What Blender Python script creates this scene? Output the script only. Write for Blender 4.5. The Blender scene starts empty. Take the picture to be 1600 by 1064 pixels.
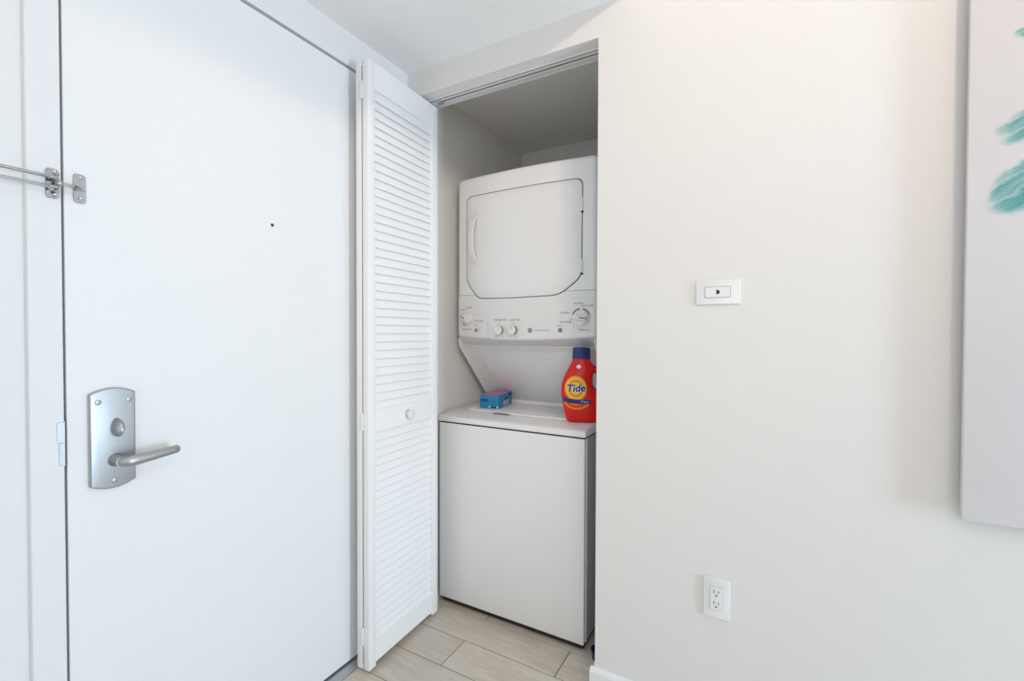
import bpy, bmesh, math, random
from mathutils import Vector, Matrix

random.seed(3)
PI = math.pi
sc = bpy.context.scene
COL = sc.collection

# ------------------------------------------------------------------ camera
H = 1.197
FPX, YAW, PITCH, ROLL = 713.505, math.radians(-29.2553), math.radians(-0.92835), math.radians(0.16206)
Fv = Vector((math.sin(YAW) * math.cos(PITCH), math.cos(YAW) * math.cos(PITCH), math.sin(PITCH)))
R0 = Vector((math.cos(YAW), -math.sin(YAW), 0))
U0 = R0.cross(Fv)
Rv = math.cos(ROLL) * R0 + math.sin(ROLL) * U0
Uv = -math.sin(ROLL) * R0 + math.cos(ROLL) * U0
cam = bpy.data.cameras.new('camera')
cam.sensor_width = 36
cam.lens = FPX * 36 / 1600
cam.clip_start = 0.02
co = bpy.data.objects.new('camera', cam)
COL.objects.link(co)
co.matrix_world = Matrix(((Rv.x, Uv.x, -Fv.x, 0), (Rv.y, Uv.y, -Fv.y, 0), (Rv.z, Uv.z, -Fv.z, H), (0, 0, 0, 1)))
sc.camera = co

# ------------------------------------------------------------------ exposure, sky, lights
sc.view_settings.view_transform = 'Standard'
sc.view_settings.look = 'None'
sc.view_settings.gamma = 1
sc.view_settings.use_curve_mapping = False
sc.view_settings.exposure = -0.06
W = bpy.data.worlds.new('sky')
sc.world = W
W.use_nodes = True
W.node_tree.nodes['Background'].inputs[0].default_value = (0.62, 0.80, 1.0, 1)
W.node_tree.nodes['Background'].inputs[1].default_value = 0.3


def area(name, loc, target, sx, sy, power, col, shape='RECTANGLE', spread=180):
    l = bpy.data.lights.new(name, 'AREA')
    l.shape = shape
    l.size = sx
    l.size_y = sy
    l.energy = power
    l.color = col
    l.spread = math.radians(spread)
    o = bpy.data.objects.new(name, l)
    COL.objects.link(o)
    o.location = loc
    o.rotation_euler = (Vector(target) - Vector(loc)).to_track_quat('-Z', 'Y').to_euler()
    return o


XF, YB, ZC = 3.3, -2.5, 3.0          # far side wall, wall behind, main ceiling
def watt(rgb):
    m = max(rgb)
    return m, tuple(c / m for c in rgb)


# daylight through the glass door in the far side wall and an added fill light behind the camera
p_, c_ = watt((51, 68, 83))
area('daylight_side', (XF + 0.16, 0.56, 0.85), (0, 0.56, 0.85), 0.50, 1.5, p_, c_)
p_, c_ = watt((21, 22.5, 23.5))
area('rear_fill_light', (1.2, YB - 0.16, 1.30), (1.2, 0, 1.30), 2.4, 1.7, p_, c_)
# added warm uplights outside both openings, there to brighten the ceilings
p_, c_ = watt((20, 11, 5))
area('ceiling_uplight', (XF + 1.2, 0.56, 0.02), (XF + 1.2, 0.56, 3), 2.0, 2.0, p_, c_)
p_, c_ = watt((80, 40, 14))
area('ceiling_uplight', (1.2, YB - 1.2, 0.02), (1.2, YB - 1.2, 3), 2.4, 2.0, p_, c_)
# two warm spotlights on the high living-room ceiling, aimed at the picture wall and the closet
SPOTS = (((1.2, -0.4, 2.86), (-0.55, 1.44, 1.95), 75, (60, 45, 34)), ((1.25, -0.9, 2.88), (-0.7, 1.6, 1.7), 60, (44, 35, 27)))
for loc, tgt, ang, rgb in SPOTS:
    l = bpy.data.lights.new('spotlight_beam', 'SPOT')
    p_, c_ = watt(rgb)
    l.energy, l.color = p_, c_
    l.spot_size = math.radians(ang)
    l.spot_blend = 1.0
    l.shadow_soft_size = 0.11
    o = bpy.data.objects.new('spotlight_beam', l)
    COL.objects.link(o)
    o.location = loc
    o.rotation_euler = (Vector(tgt) - Vector(loc)).to_track_quat('-Z', 'Y').to_euler()
sc.cycles.diffuse_bounces = 8
sc.cycles.max_bounces = 14


# ------------------------------------------------------------------ materials
def mat(name, col, rough=0.5, metal=0.0, spec=0.5, coat=0.0, var=0.0, bump=0.0, scale=40.0, aniso=None, rand=0.0):
    m = bpy.data.materials.new(name)
    m.use_nodes = True
    nt = m.node_tree
    b = nt.nodes['Principled BSDF']
    b.inputs['Base Color'].default_value = (*col, 1)
    b.inputs['Roughness'].default_value = rough
    b.inputs['Metallic'].default_value = metal
    b.inputs['Specular IOR Level'].default_value = spec
    b.inputs['Coat Weight'].default_value = coat
    tc = nt.nodes.new('ShaderNodeTexCoord')
    if var or bump:
        no = nt.nodes.new('ShaderNodeTexNoise')
        no.inputs['Scale'].default_value = scale
        no.inputs['Detail'].default_value = 4
        if aniso:
            mp = nt.nodes.new('ShaderNodeMapping')
            mp.inputs['Scale'].default_value = aniso
            nt.links.new(tc.outputs['Object'], mp.inputs['Vector'])
            nt.links.new(mp.outputs[0], no.inputs['Vector'])
        else:
            nt.links.new(tc.outputs['Object'], no.inputs['Vector'])
        if var:
            mx = nt.nodes.new('ShaderNodeMixRGB')
            mx.inputs[1].default_value = (*[c * (1 - var) for c in col], 1)
            mx.inputs[2].default_value = (*[min(1, c * (1 + var)) for c in col], 1)
            nt.links.new(no.outputs[0], mx.inputs[0])
            nt.links.new(mx.outputs[0], b.inputs['Base Color'])
        if bump:
            bp = nt.nodes.new('ShaderNodeBump')
            bp.inputs['Strength'].default_value = bump
            bp.inputs['Distance'].default_value = 0.002
            nt.links.new(no.outputs[0], bp.inputs['Height'])
            nt.links.new(bp.outputs[0], b.inputs['Normal'])
    return m


M = {}
M['wall'] = mat('wall_paint', (0.785, 0.765, 0.745), 0.85, spec=0.2, var=0.01, bump=0.06, scale=90)
M['wall_left'] = mat('wall_paint_cool', (0.80, 0.80, 0.80), 0.8, spec=0.2, var=0.01, bump=0.05, scale=90)
M['ceiling'] = mat('ceiling_paint', (0.90, 0.90, 0.90), 0.9, spec=0.1, var=0.01, bump=0.05, scale=80)
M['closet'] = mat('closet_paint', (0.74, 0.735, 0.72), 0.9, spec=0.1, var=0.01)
M['door'] = mat('door_paint', (0.83, 0.835, 0.84), 0.45, spec=0.35, var=0.006, scale=20)
M['frame'] = mat('door_frame_paint', (0.79, 0.80, 0.81), 0.5, spec=0.35)
M['louver'] = mat('louver_paint', (0.88, 0.88, 0.88), 0.5, spec=0.3, var=0.01, scale=60)
M['trim'] = mat('trim_paint', (0.82, 0.82, 0.82), 0.5, spec=0.35)
M['dark'] = mat('dark_gap', (0.02, 0.021, 0.023), 0.8, spec=0.1)
M['seam'] = mat('dark_grey', (0.16, 0.16, 0.165), 0.7, spec=0.2)
M['enamel'] = mat('white_enamel', (0.86, 0.86, 0.865), 0.28, spec=0.5, var=0.004, scale=12)
M['plastic'] = mat('white_plastic', (0.80, 0.80, 0.80), 0.38, spec=0.45)
M['knob'] = mat('knob_plastic', (0.80, 0.78, 0.75), 0.35)
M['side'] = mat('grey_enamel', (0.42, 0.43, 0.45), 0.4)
M['print'] = mat('grey_print', (0.14, 0.14, 0.17), 0.6)
M['print_light'] = mat('light_print', (0.36, 0.36, 0.40), 0.6)
M['nickel'] = mat('satin_nickel', (0.46, 0.47, 0.48), 0.42, metal=1.0, var=0.05, bump=0.03, scale=60, aniso=(1, 1, 14))
M['chrome'] = mat('polished_chrome', (0.50, 0.51, 0.53), 0.14, metal=1.0)
M['steel'] = mat('brushed_aluminium', (0.62, 0.63, 0.65), 0.40, metal=1.0, var=0.08, scale=80, aniso=(30, 1, 30))
M['track'] = mat('track_enamel', (0.74, 0.74, 0.74), 0.45)
M['plate'] = mat('plate_plastic', (0.82, 0.82, 0.82), 0.3)
M['black'] = mat('black_plastic', (0.012, 0.010, 0.009), 0.4)
M['rubber'] = mat('black_rubber', (0.02, 0.02, 0.02), 0.7)
M['red'] = mat('red_plastic', (0.72, 0.006, 0.003), 0.30, spec=0.45, coat=0.0, var=0.03, scale=10)
M['cap'] = mat('blue_cap_plastic', (0.012, 0.03, 0.16), 0.3)
M['navy'] = mat('navy_print', (0.012, 0.02, 0.20), 0.4)
M['yellow'] = mat('yellow_print', (0.95, 0.60, 0.02), 0.4)
M['orange'] = mat('orange_print', (0.90, 0.22, 0.01), 0.4)
M['white_print'] = mat('white_print', (0.85, 0.85, 0.85), 0.4)
M['red_print'] = mat('dark_red_print', (0.45, 0.008, 0.008), 0.4)
M['carton'] = mat('blue_carton', (0.015, 0.24, 0.46), 0.5, var=0.05, scale=20)
M['carton_dark'] = mat('dark_blue_print', (0.006, 0.05, 0.20), 0.5)
M['carton_pink'] = mat('pink_carton', (0.55, 0.18, 0.36), 0.5)
M['grout'] = mat('grout', (0.16, 0.14, 0.12), 0.95, spec=0.1)
M['blue_cup'] = mat('blue_cup_plastic', (0.012, 0.028, 0.11), 0.35)
M['lamp_glass'] = mat('lamp_diffuser', (0.9, 0.88, 0.84), 0.4)


def tile_mat():
    m = bpy.data.materials.new('wood_look_tile')
    m.use_nodes = True
    nt = m.node_tree
    N, L = nt.nodes, nt.links
    b = N['Principled BSDF']
    b.inputs['Roughness'].default_value = 0.42
    tc = N.new('ShaderNodeTexCoord')
    oi = N.new('ShaderNodeObjectInfo')
    add = N.new('ShaderNodeVectorMath')
    add.operation = 'MULTIPLY_ADD'
    add.inputs[1].default_value = (1, 1, 1)
    cmb = N.new('ShaderNodeCombineXYZ')
    mu = N.new('ShaderNodeMath')
    mu.operation = 'MULTIPLY'
    mu.inputs[1].default_value = 37.0
    L.new(oi.outputs['Random'], mu.inputs[0])
    L.new(mu.outputs[0], cmb.inputs[0])
    L.new(mu.outputs[0], cmb.inputs[2])
    L.new(tc.outputs['Object'], add.inputs[0])
    L.new(cmb.outputs[0], add.inputs[2])
    mp = N.new('ShaderNodeMapping')
    mp.inputs['Scale'].default_value = (1.6, 15, 1)
    L.new(add.outputs[0], mp.inputs['Vector'])
    n1 = N.new('ShaderNodeTexNoise')
    n1.inputs['Scale'].default_value = 4.5
    n1.inputs['Detail'].default_value = 7
    n1.inputs['Roughness'].default_value = 0.6
    n1.inputs['Distortion'].default_value = 0.6
    L.new(mp.outputs[0], n1.inputs['Vector'])
    n2 = N.new('ShaderNodeTexNoise')
    n2.inputs['Scale'].default_value = 5
    n2.inputs['Detail'].default_value = 3
    L.new(add.outputs[0], n2.inputs['Vector'])
    r = N.new('ShaderNodeValToRGB')
    r.color_ramp.elements[0].position = 0.3
    r.color_ramp.elements[0].color = (0.58, 0.515, 0.435, 1)
    r.color_ramp.elements[1].position = 0.72
    r.color_ramp.elements[1].color = (0.74, 0.675, 0.585, 1)
    L.new(n1.outputs[0], r.inputs[0])
    mx = N.new('ShaderNodeMixRGB')
    mx.blend_type = 'MULTIPLY'
    mx.inputs[0].default_value = 0.35
    L.new(r.outputs[0], mx.inputs[1])
    r2 = N.new('ShaderNodeValToRGB')
    r2.color_ramp.elements[0].position = 0.35
    r2.color_ramp.elements[0].color = (0.80, 0.74, 0.68, 1)
    r2.color_ramp.elements[1].position = 0.6
    r2.color_ramp.elements[1].color = (1, 1, 1, 1)
    L.new(n2.outputs[0], r2.inputs[0])
    L.new(r2.outputs[0], mx.inputs[2])
    mx2 = N.new('ShaderNodeMixRGB')
    mx2.blend_type = 'MULTIPLY'
    mx2.inputs[0].default_value = 1
    L.new(mx.outputs[0], mx2.inputs[1])
    mr = N.new('ShaderNodeMapRange')
    mr.inputs[3].default_value = 0.92
    mr.inputs[4].default_value = 1.06
    L.new(oi.outputs['Random'], mr.inputs[0])
    L.new(mr.outputs[0], mx2.inputs[2])
    L.new(mx2.outputs[0], b.inputs['Base Color'])
    bp = N.new('ShaderNodeBump')
    bp.inputs['Strength'].default_value = 0.15
    bp.inputs['Distance'].default_value = 0.001
    L.new(n1.outputs[0], bp.inputs['Height'])
    L.new(bp.outputs[0], b.inputs['Normal'])
    return m


M['tile'] = tile_mat()


def art_mat():
    """white print with soft teal watercolour strokes (flat print, object space metres)"""
    m = bpy.data.materials.new('watercolour_print')
    m.use_nodes = True
    nt = m.node_tree
    N, L = nt.nodes, nt.links
    b = N['Principled BSDF']
    b.inputs['Roughness'].default_value = 0.35
    tc = N.new('ShaderNodeTexCoord')
    ns = N.new('ShaderNodeTexNoise')
    ns.inputs['Scale'].default_value = 16
    ns.inputs['Detail'].default_value = 6
    L.new(tc.outputs['Object'], ns.inputs['Vector'])
    sub = N.new('ShaderNodeVectorMath')
    sub.operation = 'SUBTRACT'
    sub.inputs[1].default_value = (0.5, 0.5, 0.5)
    L.new(ns.outputs['Color'], sub.inputs[0])
    dis = N.new('ShaderNodeVectorMath')
    dis.operation = 'MULTIPLY_ADD'
    dis.inputs[1].default_value = (0.06, 0.0, 0.045)
    L.new(sub.outputs[0], dis.inputs[0])
    L.new(tc.outputs['Object'], dis.inputs[2])
    total = None
    # centre x, z, half length, half height, tilt
    for (cx, cz, a, h, t) in ((0.535, 1.668, 0.115, 0.052, 24), (0.545, 1.555, 0.165, 0.058, 33), (0.52, 1.862, 0.06, 0.026, 20),
                              (0.64, 1.70, 0.15, 0.06, 35), (0.75, 1.50, 0.22, 0.05, 20), (0.80, 1.82, 0.20, 0.05, 28),
                              (1.02, 1.64, 0.14, 0.05, -15), (0.70, 1.26, 0.18, 0.03, 38)):
        mp = N.new('ShaderNodeMapping')
        mp.vector_type = 'TEXTURE'
        mp.inputs['Location'].default_value = (cx, 0, cz)
        mp.inputs['Rotation'].default_value = (0, -math.radians(t), 0)
        mp.inputs['Scale'].default_value = (a, 1, h)
        L.new(dis.outputs[0], mp.inputs['Vector'])
        fl = N.new('ShaderNodeVectorMath')
        fl.operation = 'MULTIPLY'
        fl.inputs[1].default_value = (1, 0, 1)
        L.new(mp.outputs[0], fl.inputs[0])
        g = N.new('ShaderNodeTexGradient')
        g.gradient_type = 'SPHERICAL'
        L.new(fl.outputs[0], g.inputs[0])
        st = N.new('ShaderNodeTexNoise')
        st.inputs['Scale'].default_value = 1.0
        st.inputs['Detail'].default_value = 6
        ms = N.new('ShaderNodeMapping')
        ms.inputs['Scale'].default_value = (0.9, 1, 5)
        L.new(mp.outputs[0], ms.inputs['Vector'])
        L.new(ms.outputs[0], st.inputs['Vector'])
        rs = N.new('ShaderNodeMapRange')
        rs.inputs[1].default_value = 0.3
        rs.inputs[2].default_value = 0.65
        rs.inputs[3].default_value = 0.10
        L.new(st.outputs[0], rs.inputs[0])
        rg = N.new('ShaderNodeMapRange')
        rg.interpolation_type = 'SMOOTHSTEP'
        rg.inputs[1].default_value = 0.02
        rg.inputs[2].default_value = 0.28
        L.new(g.outputs['Fac'], rg.inputs[0])
        mu = N.new('ShaderNodeMath')
        mu.operation = 'MULTIPLY'
        L.new(rg.outputs[0], mu.inputs[0])
        L.new(rs.outputs[0], mu.inputs[1])
        if total is None:
            total = mu
        else:
            ad = N.new('ShaderNodeMath')
            ad.operation = 'MAXIMUM'
            L.new(total.outputs[0], ad.inputs[0])
            L.new(mu.outputs[0], ad.inputs[1])
            total = ad
    r = N.new('ShaderNodeValToRGB')
    e = r.color_ramp.elements
    e[0].color = (0.69, 0.665, 0.675, 1)
    e[1].color = (0.06, 0.30, 0.31, 1)
    k = e.new(0.45)
    k.color = (0.25, 0.47, 0.46, 1)
    L.new(total.outputs[0], r.inputs[0])
    L.new(r.outputs[0], b.inputs['Base Color'])
    return m


M['art'] = art_mat()


# ------------------------------------------------------------------ geometry helpers
class MB:
    def __init__(self):
        self.bm = bmesh.new()

    def box(self, lo, hi, bev=0.0, seg=2, mtx=None):
        t = bmesh.new()
        bmesh.ops.create_cube(t, size=1)
        for v in t.verts:
            v.co = Vector([lo[i] + (v.co[i] + 0.5) * (hi[i] - lo[i]) for i in range(3)])
        if bev:
            bmesh.ops.bevel(t, geom=list(t.edges), offset=bev, segments=seg, affect='EDGES', profile=0.5)
        return self.join(t, mtx)

    def join(self, t, mtx=None):
        if mtx is not None:
            bmesh.ops.transform(t, matrix=mtx, verts=list(t.verts))
        me = bpy.data.meshes.new('tmp')
        t.to_mesh(me)
        t.free()
        self.bm.from_mesh(me)
        bpy.data.meshes.remove(me)
        return self

    def prism(self, poly, lo, hi, axis, bev=0.0, seg=2, mtx=None):
        """poly in the two other axes (in x,y,z order), extruded lo..hi along axis"""
        t = bmesh.new()

        def p(q, h):
            c = list(q)
            c.insert(axis, h)
            return Vector(c)
        a = [t.verts.new(p(q, lo)) for q in poly]
        b = [t.verts.new(p(q, hi)) for q in poly]
        n = len(poly)
        fa = t.faces.new(a)
        fb = t.faces.new(list(reversed(b)))
        for i in range(n):
            t.faces.new((a[i], b[i], b[(i + 1) % n], a[(i + 1) % n]))
        bmesh.ops.recalc_face_normals(t, faces=list(t.faces))
        if bev:
            ed = [e for f in (fa, fb) for e in f.edges]
            bmesh.ops.bevel(t, geom=list(set(ed)), offset=bev, segments=seg, affect='EDGES', profile=0.5)
        return self.join(t, mtx)

    def loft(self, rings, caps=True, mtx=None, closed=True):
        t = bmesh.new()
        vs = [[t.verts.new(Vector(p)) for p in r] for r in rings]
        n = len(rings[0])
        for i in range(len(vs) - 1):
            for j in range(n if closed else n - 1):
                k = (j + 1) % n
                t.faces.new((vs[i][j], vs[i][k], vs[i + 1][k], vs[i + 1][j]))
        if caps:
            t.faces.new(list(reversed(vs[0])))
            t.faces.new(vs[-1])
        bmesh.ops.recalc_face_normals(t, faces=list(t.faces))
        return self.join(t, mtx)

    def lathe(self, prof, n=24, mtx=None):
        """profile (r, z) about z"""
        return self.loft([[(r * math.cos(2 * PI * k / n), r * math.sin(2 * PI * k / n), z) for k in range(n)] for r, z in prof], True, mtx)

    def tube(self, pts, rad, n=12, flat=(1, 1), mtx=None):
        pts = [Vector(p) for p in pts]
        if not isinstance(rad, (list, tuple)):
            rad = [rad] * len(pts)
        rings = []
        up = Vector((0, 0, 1))
        for i, p in enumerate(pts):
            d = (pts[min(i + 1, len(pts) - 1)] - pts[max(i - 1, 0)]).normalized()
            s = d.cross(up)
            if s.length < 1e-3:
                s = d.cross(Vector((0, 1, 0)))
            s.normalize()
            w = s.cross(d)
            rings.append([p + s * (rad[i] * flat[0] * math.cos(2 * PI * k / n)) + w * (rad[i] * flat[1] * math.sin(2 * PI * k / n)) for k in range(n)])
        return self.loft(rings, True, mtx)

    def build(self, name, m, parent=None, smooth=True, angle=35, **props):
        me = bpy.data.meshes.new(name)
        bmesh.ops.recalc_face_normals(self.bm, faces=list(self.bm.faces))
        self.bm.to_mesh(me)
        self.bm.free()
        me.materials.append(m)
        if smooth:
            me.polygons.foreach_set('use_smooth', [True] * len(me.polygons))
            me.set_sharp_from_angle(angle=math.radians(angle))
        o = bpy.data.objects.new(name, me)
        COL.objects.link(o)
        if parent is not None:
            o.parent = parent
        for k, v in props.items():
            o[k] = v
        return o


def tag(o, label, cat, group=None):
    o['label'] = label
    o['category'] = cat
    if group:
        o['group'] = group
    return o


def thing(name, loc, label, cat, rz=0.0):
    o = bpy.data.objects.new(name, None)
    COL.objects.link(o)
    o.location = loc
    o.rotation_euler = (0, 0, rz)
    o.empty_display_size = 0.05
    return tag(o, label, cat)


def struct(o):
    o['kind'] = 'structure'
    return o


def T(x, y, z):
    return Matrix.Translation((x, y, z))


def RX(a):
    return Matrix.Rotation(a, 4, 'X')


def RY(a):
    return Matrix.Rotation(a, 4, 'Y')


def RZ(a):
    return Matrix.Rotation(a, 4, 'Z')


def rrect(x0, z0, x1, z1, r, n=5):
    out = []
    for (cx, cz, a0) in ((x1 - r, z0 + r, -90), (x1 - r, z1 - r, 0), (x0 + r, z1 - r, 90), (x0 + r, z0 + r, 180)):
        for k in range(n + 1):
            a = math.radians(a0 + 90 * k / n)
            out.append((cx + r * math.cos(a), cz + r * math.sin(a)))
    return out


def text_bm(s, size, shear=0.0, align='CENTER'):
    cu = bpy.data.curves.new('tmp_text', 'FONT')
    cu.body = s
    cu.size = size
    cu.shear = shear
    cu.align_x = align
    cu.align_y = 'CENTER'
    cu.resolution_u = 3
    o = bpy.data.objects.new('tmp_text', cu)
    COL.objects.link(o)
    dg = bpy.context.evaluated_depsgraph_get()
    me = bpy.data.meshes.new_from_object(o.evaluated_get(dg))
    t = bmesh.new()
    t.from_mesh(me)
    bpy.data.meshes.remove(me)
    bpy.data.objects.remove(o)
    bpy.data.curves.remove(cu)
    return t


# ------------------------------------------------------------------ the room
XL, YW = -1.302, 1.441        # entry-door wall, closet-front wall
XJ = -0.489                   # closet opening's right end
YI = 1.562                    # inner face of the closet-front wall
XS, ZS = -0.41, 2.258         # edge and height of the dropped entry ceiling
YCB = 2.41                    # closet back
D0, D1, DT = 0.383, 1.292, 2.134   # entry door

# floor: grout bed with one plank tile per object
fl = MB().box((XL - 0.3, YB, -0.06), (XF, YCB, -0.003)).build('floor', M['grout'], smooth=False)
struct(fl)
TW, TL, G = 0.1505, 0.60, 0.0016
tile_cache = {}
row0 = 1.446
k0 = int(math.floor((YB - row0) / TW))
k1 = int(math.ceil((YCB - row0) / TW))
for k in range(k0, k1):
    y0, y1 = row0 + k * TW, row0 + (k + 1) * TW
    y0, y1 = max(y0, YB), min(y1, YCB)
    if y1 - y0 < 0.02:
        continue
    off = {0: -0.637, -1: -1.017, -2: -0.797}.get(k, -0.637 + 0.38 * (-k if k % 2 else k) * 1.0)
    off = off - TL * math.floor((off - XL) / TL) - TL
    x = off
    while x < XF:
        a, b = max(x, XL), min(x + TL, XF)
        x += TL
        if y0 >= YW and a > XJ + 0.06:
            continue
        if y0 >= YW:
            b = min(b, XJ + 0.045)
        if b - a < 0.012:
            continue
        key = (round(b - a, 4), round(y1 - y0, 4))
        if key not in tile_cache:
            hx, hy = key[0] / 2 - G, key[1] / 2 - G
            o = MB().box((-hx, -hy, -0.008), (hx, hy, 0.0), 0.0012, 1).build('floor_tile', M['tile'], fl, smooth=False)
            tile_cache[key] = o.data
        else:
            o = bpy.data.objects.new('floor_tile', tile_cache[key])
            COL.objects.link(o)
            o.parent = fl
        o.location = ((a + b) / 2, (y0 + y1) / 2, random.uniform(-0.0003, 0.0003))

# left wall with the door opening
wl = MB()
wl.box((XL - 0.14, YB, 0), (XL - 0.015, D0 - 0.057, ZC))
wl.box((XL - 0.14, D1 + 0.006, 0), (XL, YCB, ZC))
wl.box((XL - 0.14, D0 - 0.057, DT + 0.006), (XL, D1 + 0.006, ZC))
struct(wl.build('wall_left', M['wall_left'], smooth=False))
# dark sheet behind the door, its colour giving the shade in the gap
struct(MB().box((XL - 0.16, D0 - 0.1, 0), (XL - 0.142, D1 + 0.1, DT + 0.05)).build('wall_gap_backing', M['dark'], smooth=False))

wr = MB()
wr.box((XJ, YW, 0), (XF, YI, ZC))
struct(wr.build('wall_right', M['wall'], smooth=False))
struct(MB().box((XL, YW, 2.156), (XJ, YI, ZC)).build('wall_header', M['wall'], smooth=False))
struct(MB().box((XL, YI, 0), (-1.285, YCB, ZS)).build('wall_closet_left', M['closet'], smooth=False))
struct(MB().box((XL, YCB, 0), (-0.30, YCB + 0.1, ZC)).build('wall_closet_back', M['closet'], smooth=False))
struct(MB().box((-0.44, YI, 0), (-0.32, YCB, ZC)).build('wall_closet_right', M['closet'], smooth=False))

# dropped ceiling over the entry and closet, main ceiling of the room
struct(MB().box((XL, YB, ZS), (XS, YW, ZC)).build('ceiling_entry', M['ceiling'], smooth=False))
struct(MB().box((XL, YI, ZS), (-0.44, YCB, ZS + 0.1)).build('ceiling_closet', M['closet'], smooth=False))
struct(MB().box((XL - 0.14, YB - 0.12, ZC), (XF + 0.12, YCB + 0.1, ZC + 0.1)).build('ceiling', M['ceiling'], smooth=False))

# wall at the far side with glass-door opening, wall behind the camera with an opening added for fill light
wf = MB()
wf.box((XF, YB - 0.12, 0), (XF + 0.12, 0.28, ZC))
wf.box((XF, 0.84, 0), (XF + 0.12, YI, ZC))
wf.box((XF, 0.28, 1.66), (XF + 0.12, 0.84, ZC))
wf.box((XF, 0.28, 0), (XF + 0.12, 0.84, 0.06))
struct(wf.build('wall_far', M['wall'], smooth=False))
wb = MB()
wb.box((XL - 0.14, YB - 0.12, 0), (-0.05, YB, ZC))
wb.box((2.45, YB - 0.12, 0), (XF + 0.12, YB, ZC))
wb.box((-0.05, YB - 0.12, 2.18), (2.45, YB, ZC))
wb.box((-0.05, YB - 0.12, 0), (2.45, YB, 0.42))
struct(wb.build('wall_back', M['wall'], smooth=False))


def window(name, bars, m):
    f = MB()
    for lo, hi in bars:
        f.box(lo, hi)
    struct(f.build(name, m, smooth=False))


window('window_1', [((XF + 0.06, 0.28, 0.06), (XF + 0.10, 0.31, 1.66)), ((XF + 0.06, 0.81, 0.06), (XF + 0.10, 0.84, 1.66)),
                    ((XF + 0.06, 0.31, 1.63), (XF + 0.10, 0.81, 1.66)), ((XF + 0.06, 0.31, 0.06), (XF + 0.10, 0.81, 0.09))], M['frame'])
window('window_fill', [((-0.05, YB - 0.09, 0.42), (0.0, YB - 0.04, 2.18)), ((2.40, YB - 0.09, 0.42), (2.45, YB - 0.04, 2.18)),
                    ((1.175, YB - 0.09, 0.42), (1.225, YB - 0.04, 2.18)), ((0.0, YB - 0.09, 2.13), (2.40, YB - 0.04, 2.18)),
                    ((0.0, YB - 0.09, 0.42), (2.40, YB - 0.04, 0.47))], M['frame'])  # frame of the window added for the rear fill light

# baseboard on the right wall, returning into the closet opening
bb = MB()
prof = [(YW, 0.0), (YW - 0.014, 0.0), (YW - 0.014, 0.080), (YW - 0.010, 0.087), (YW - 0.004, 0.092), (YW, 0.093)]
bb.prism(prof, XJ - 0.014, XF, 0)
bb.prism([(XJ - 0.014, 0.0), (XJ - 0.014, 0.080), (XJ - 0.010, 0.087), (XJ - 0.004, 0.092), (XJ, 0.093), (XJ, 0.0)], YW - 0.0001, YW + 0.05, 1)
struct(bb.build('baseboard_right', M['trim'], smooth=False))

# ------------------------------------------------------------------ entry door, frame, threshold
fr = MB()
fr.box((XL - 0.14, D0 - 0.057, 0), (XL + 0.004, D0 - 0.005, DT + 0.006), 0.0015, 1)
struct(fr.build('trim_1', M['frame']))
stop = MB()
stop.box((XL - 0.14, D0 - 0.005, 0), (XL - 0.056, D0 + 0.012, DT + 0.006))
stop.box((XL - 0.14, D1 - 0.012, 0), (XL - 0.056, D1 + 0.006, DT + 0.006))
stop.box((XL - 0.14, D0 + 0.012, DT - 0.012), (XL - 0.056, D1 - 0.012, DT + 0.006))
struct(stop.build('trim_2', M['seam'], smooth=False))  # door stop in dark grey, the gap's shade put into its colour
sp = MB()
sp.box((XL - 0.045, D0 - 0.0056, 0.912), (XL + 0.0046, D0 - 0.0042, 1.008))
sp.box((XL + 0.0030, D0 - 0.014, 0.914), (XL + 0.0050, D0 - 0.0045, 0.962), 0.0006, 1)
sp.box((XL + 0.0030, D0 - 0.017, 0.962), (XL + 0.0048, D0 - 0.0045, 1.006), 0.0006, 1)
tag(sp.build('strike_plate', M['nickel']), 'thin grey metal strike plate at the door frame edge beside the lever lock', 'strike plate')

th = MB()
prof = [(XL - 0.14, 0.0), (XL - 0.14, 0.009), (XL + 0.012, 0.009)]
for k in range(4):
    xx = XL + 0.012 + k * 0.006
    prof += [(xx + 0.001, 0.0085 - k * 0.0012), (xx + 0.0035, 0.0085 - k * 0.0012), (xx + 0.0045, 0.0068 - k * 0.0012), (xx + 0.0058, 0.0068 - k * 0.0012)]
prof += [(XL + 0.040, 0.002), (XL + 0.041, 0.0)]
th.prism(prof, D0 - 0.004, D1 + 0.004, 1)
tag(th.build('threshold', M['steel'], smooth=False), 'ribbed aluminium threshold strip on the floor under the white entry door', 'threshold')

door = MB().box((XL - 0.045, D0, 0.016), (XL, D1, DT - 0.005), 0.0012, 1).build('door_1', M['door'])
struct(door)
tag(door, 'plain white entry door with a satin metal lever lock', 'door')

# lock plate
px = XL


def arcplate(y0, y1, z0, z1, sag):
    pts = []
    n = 10
    for k in range(n + 1):
        t = k / n
        pts.append((y0 + (y1 - y0) * t, z0 - sag * (1 - (2 * t - 1) ** 2) + sag * 0.5))
    for k in range(n + 1):
        t = 1 - k / n
        pts.append((y0 + (y1 - y0) * t, z1 + sag * (1 - (2 * t - 1) ** 2) - sag * 0.5))
    return pts


lp = MB()
lp.prism(arcplate(0.417, 0.500, 0.849, 1.065, 0.012), px + 0.0001, px + 0.012, 0, 0.003, 3)
plate = lp.build('lock_plate', M['nickel'], door)
for (y, z) in ((0.4315, 1.041), (0.4875, 1.041), (0.4595, 0.861)):
    s = MB()
    s.lathe([(0.0058, 0), (0.0058, 0.0012), (0.0046, 0.0020), (0.0026, 0.0020), (0.0022, 0.0003), (0.0004, 0.0003)], 16, T(px + 0.0118, y, z) @ RY(PI / 2))
    s.build('screw', M['nickel'], plate)
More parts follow.
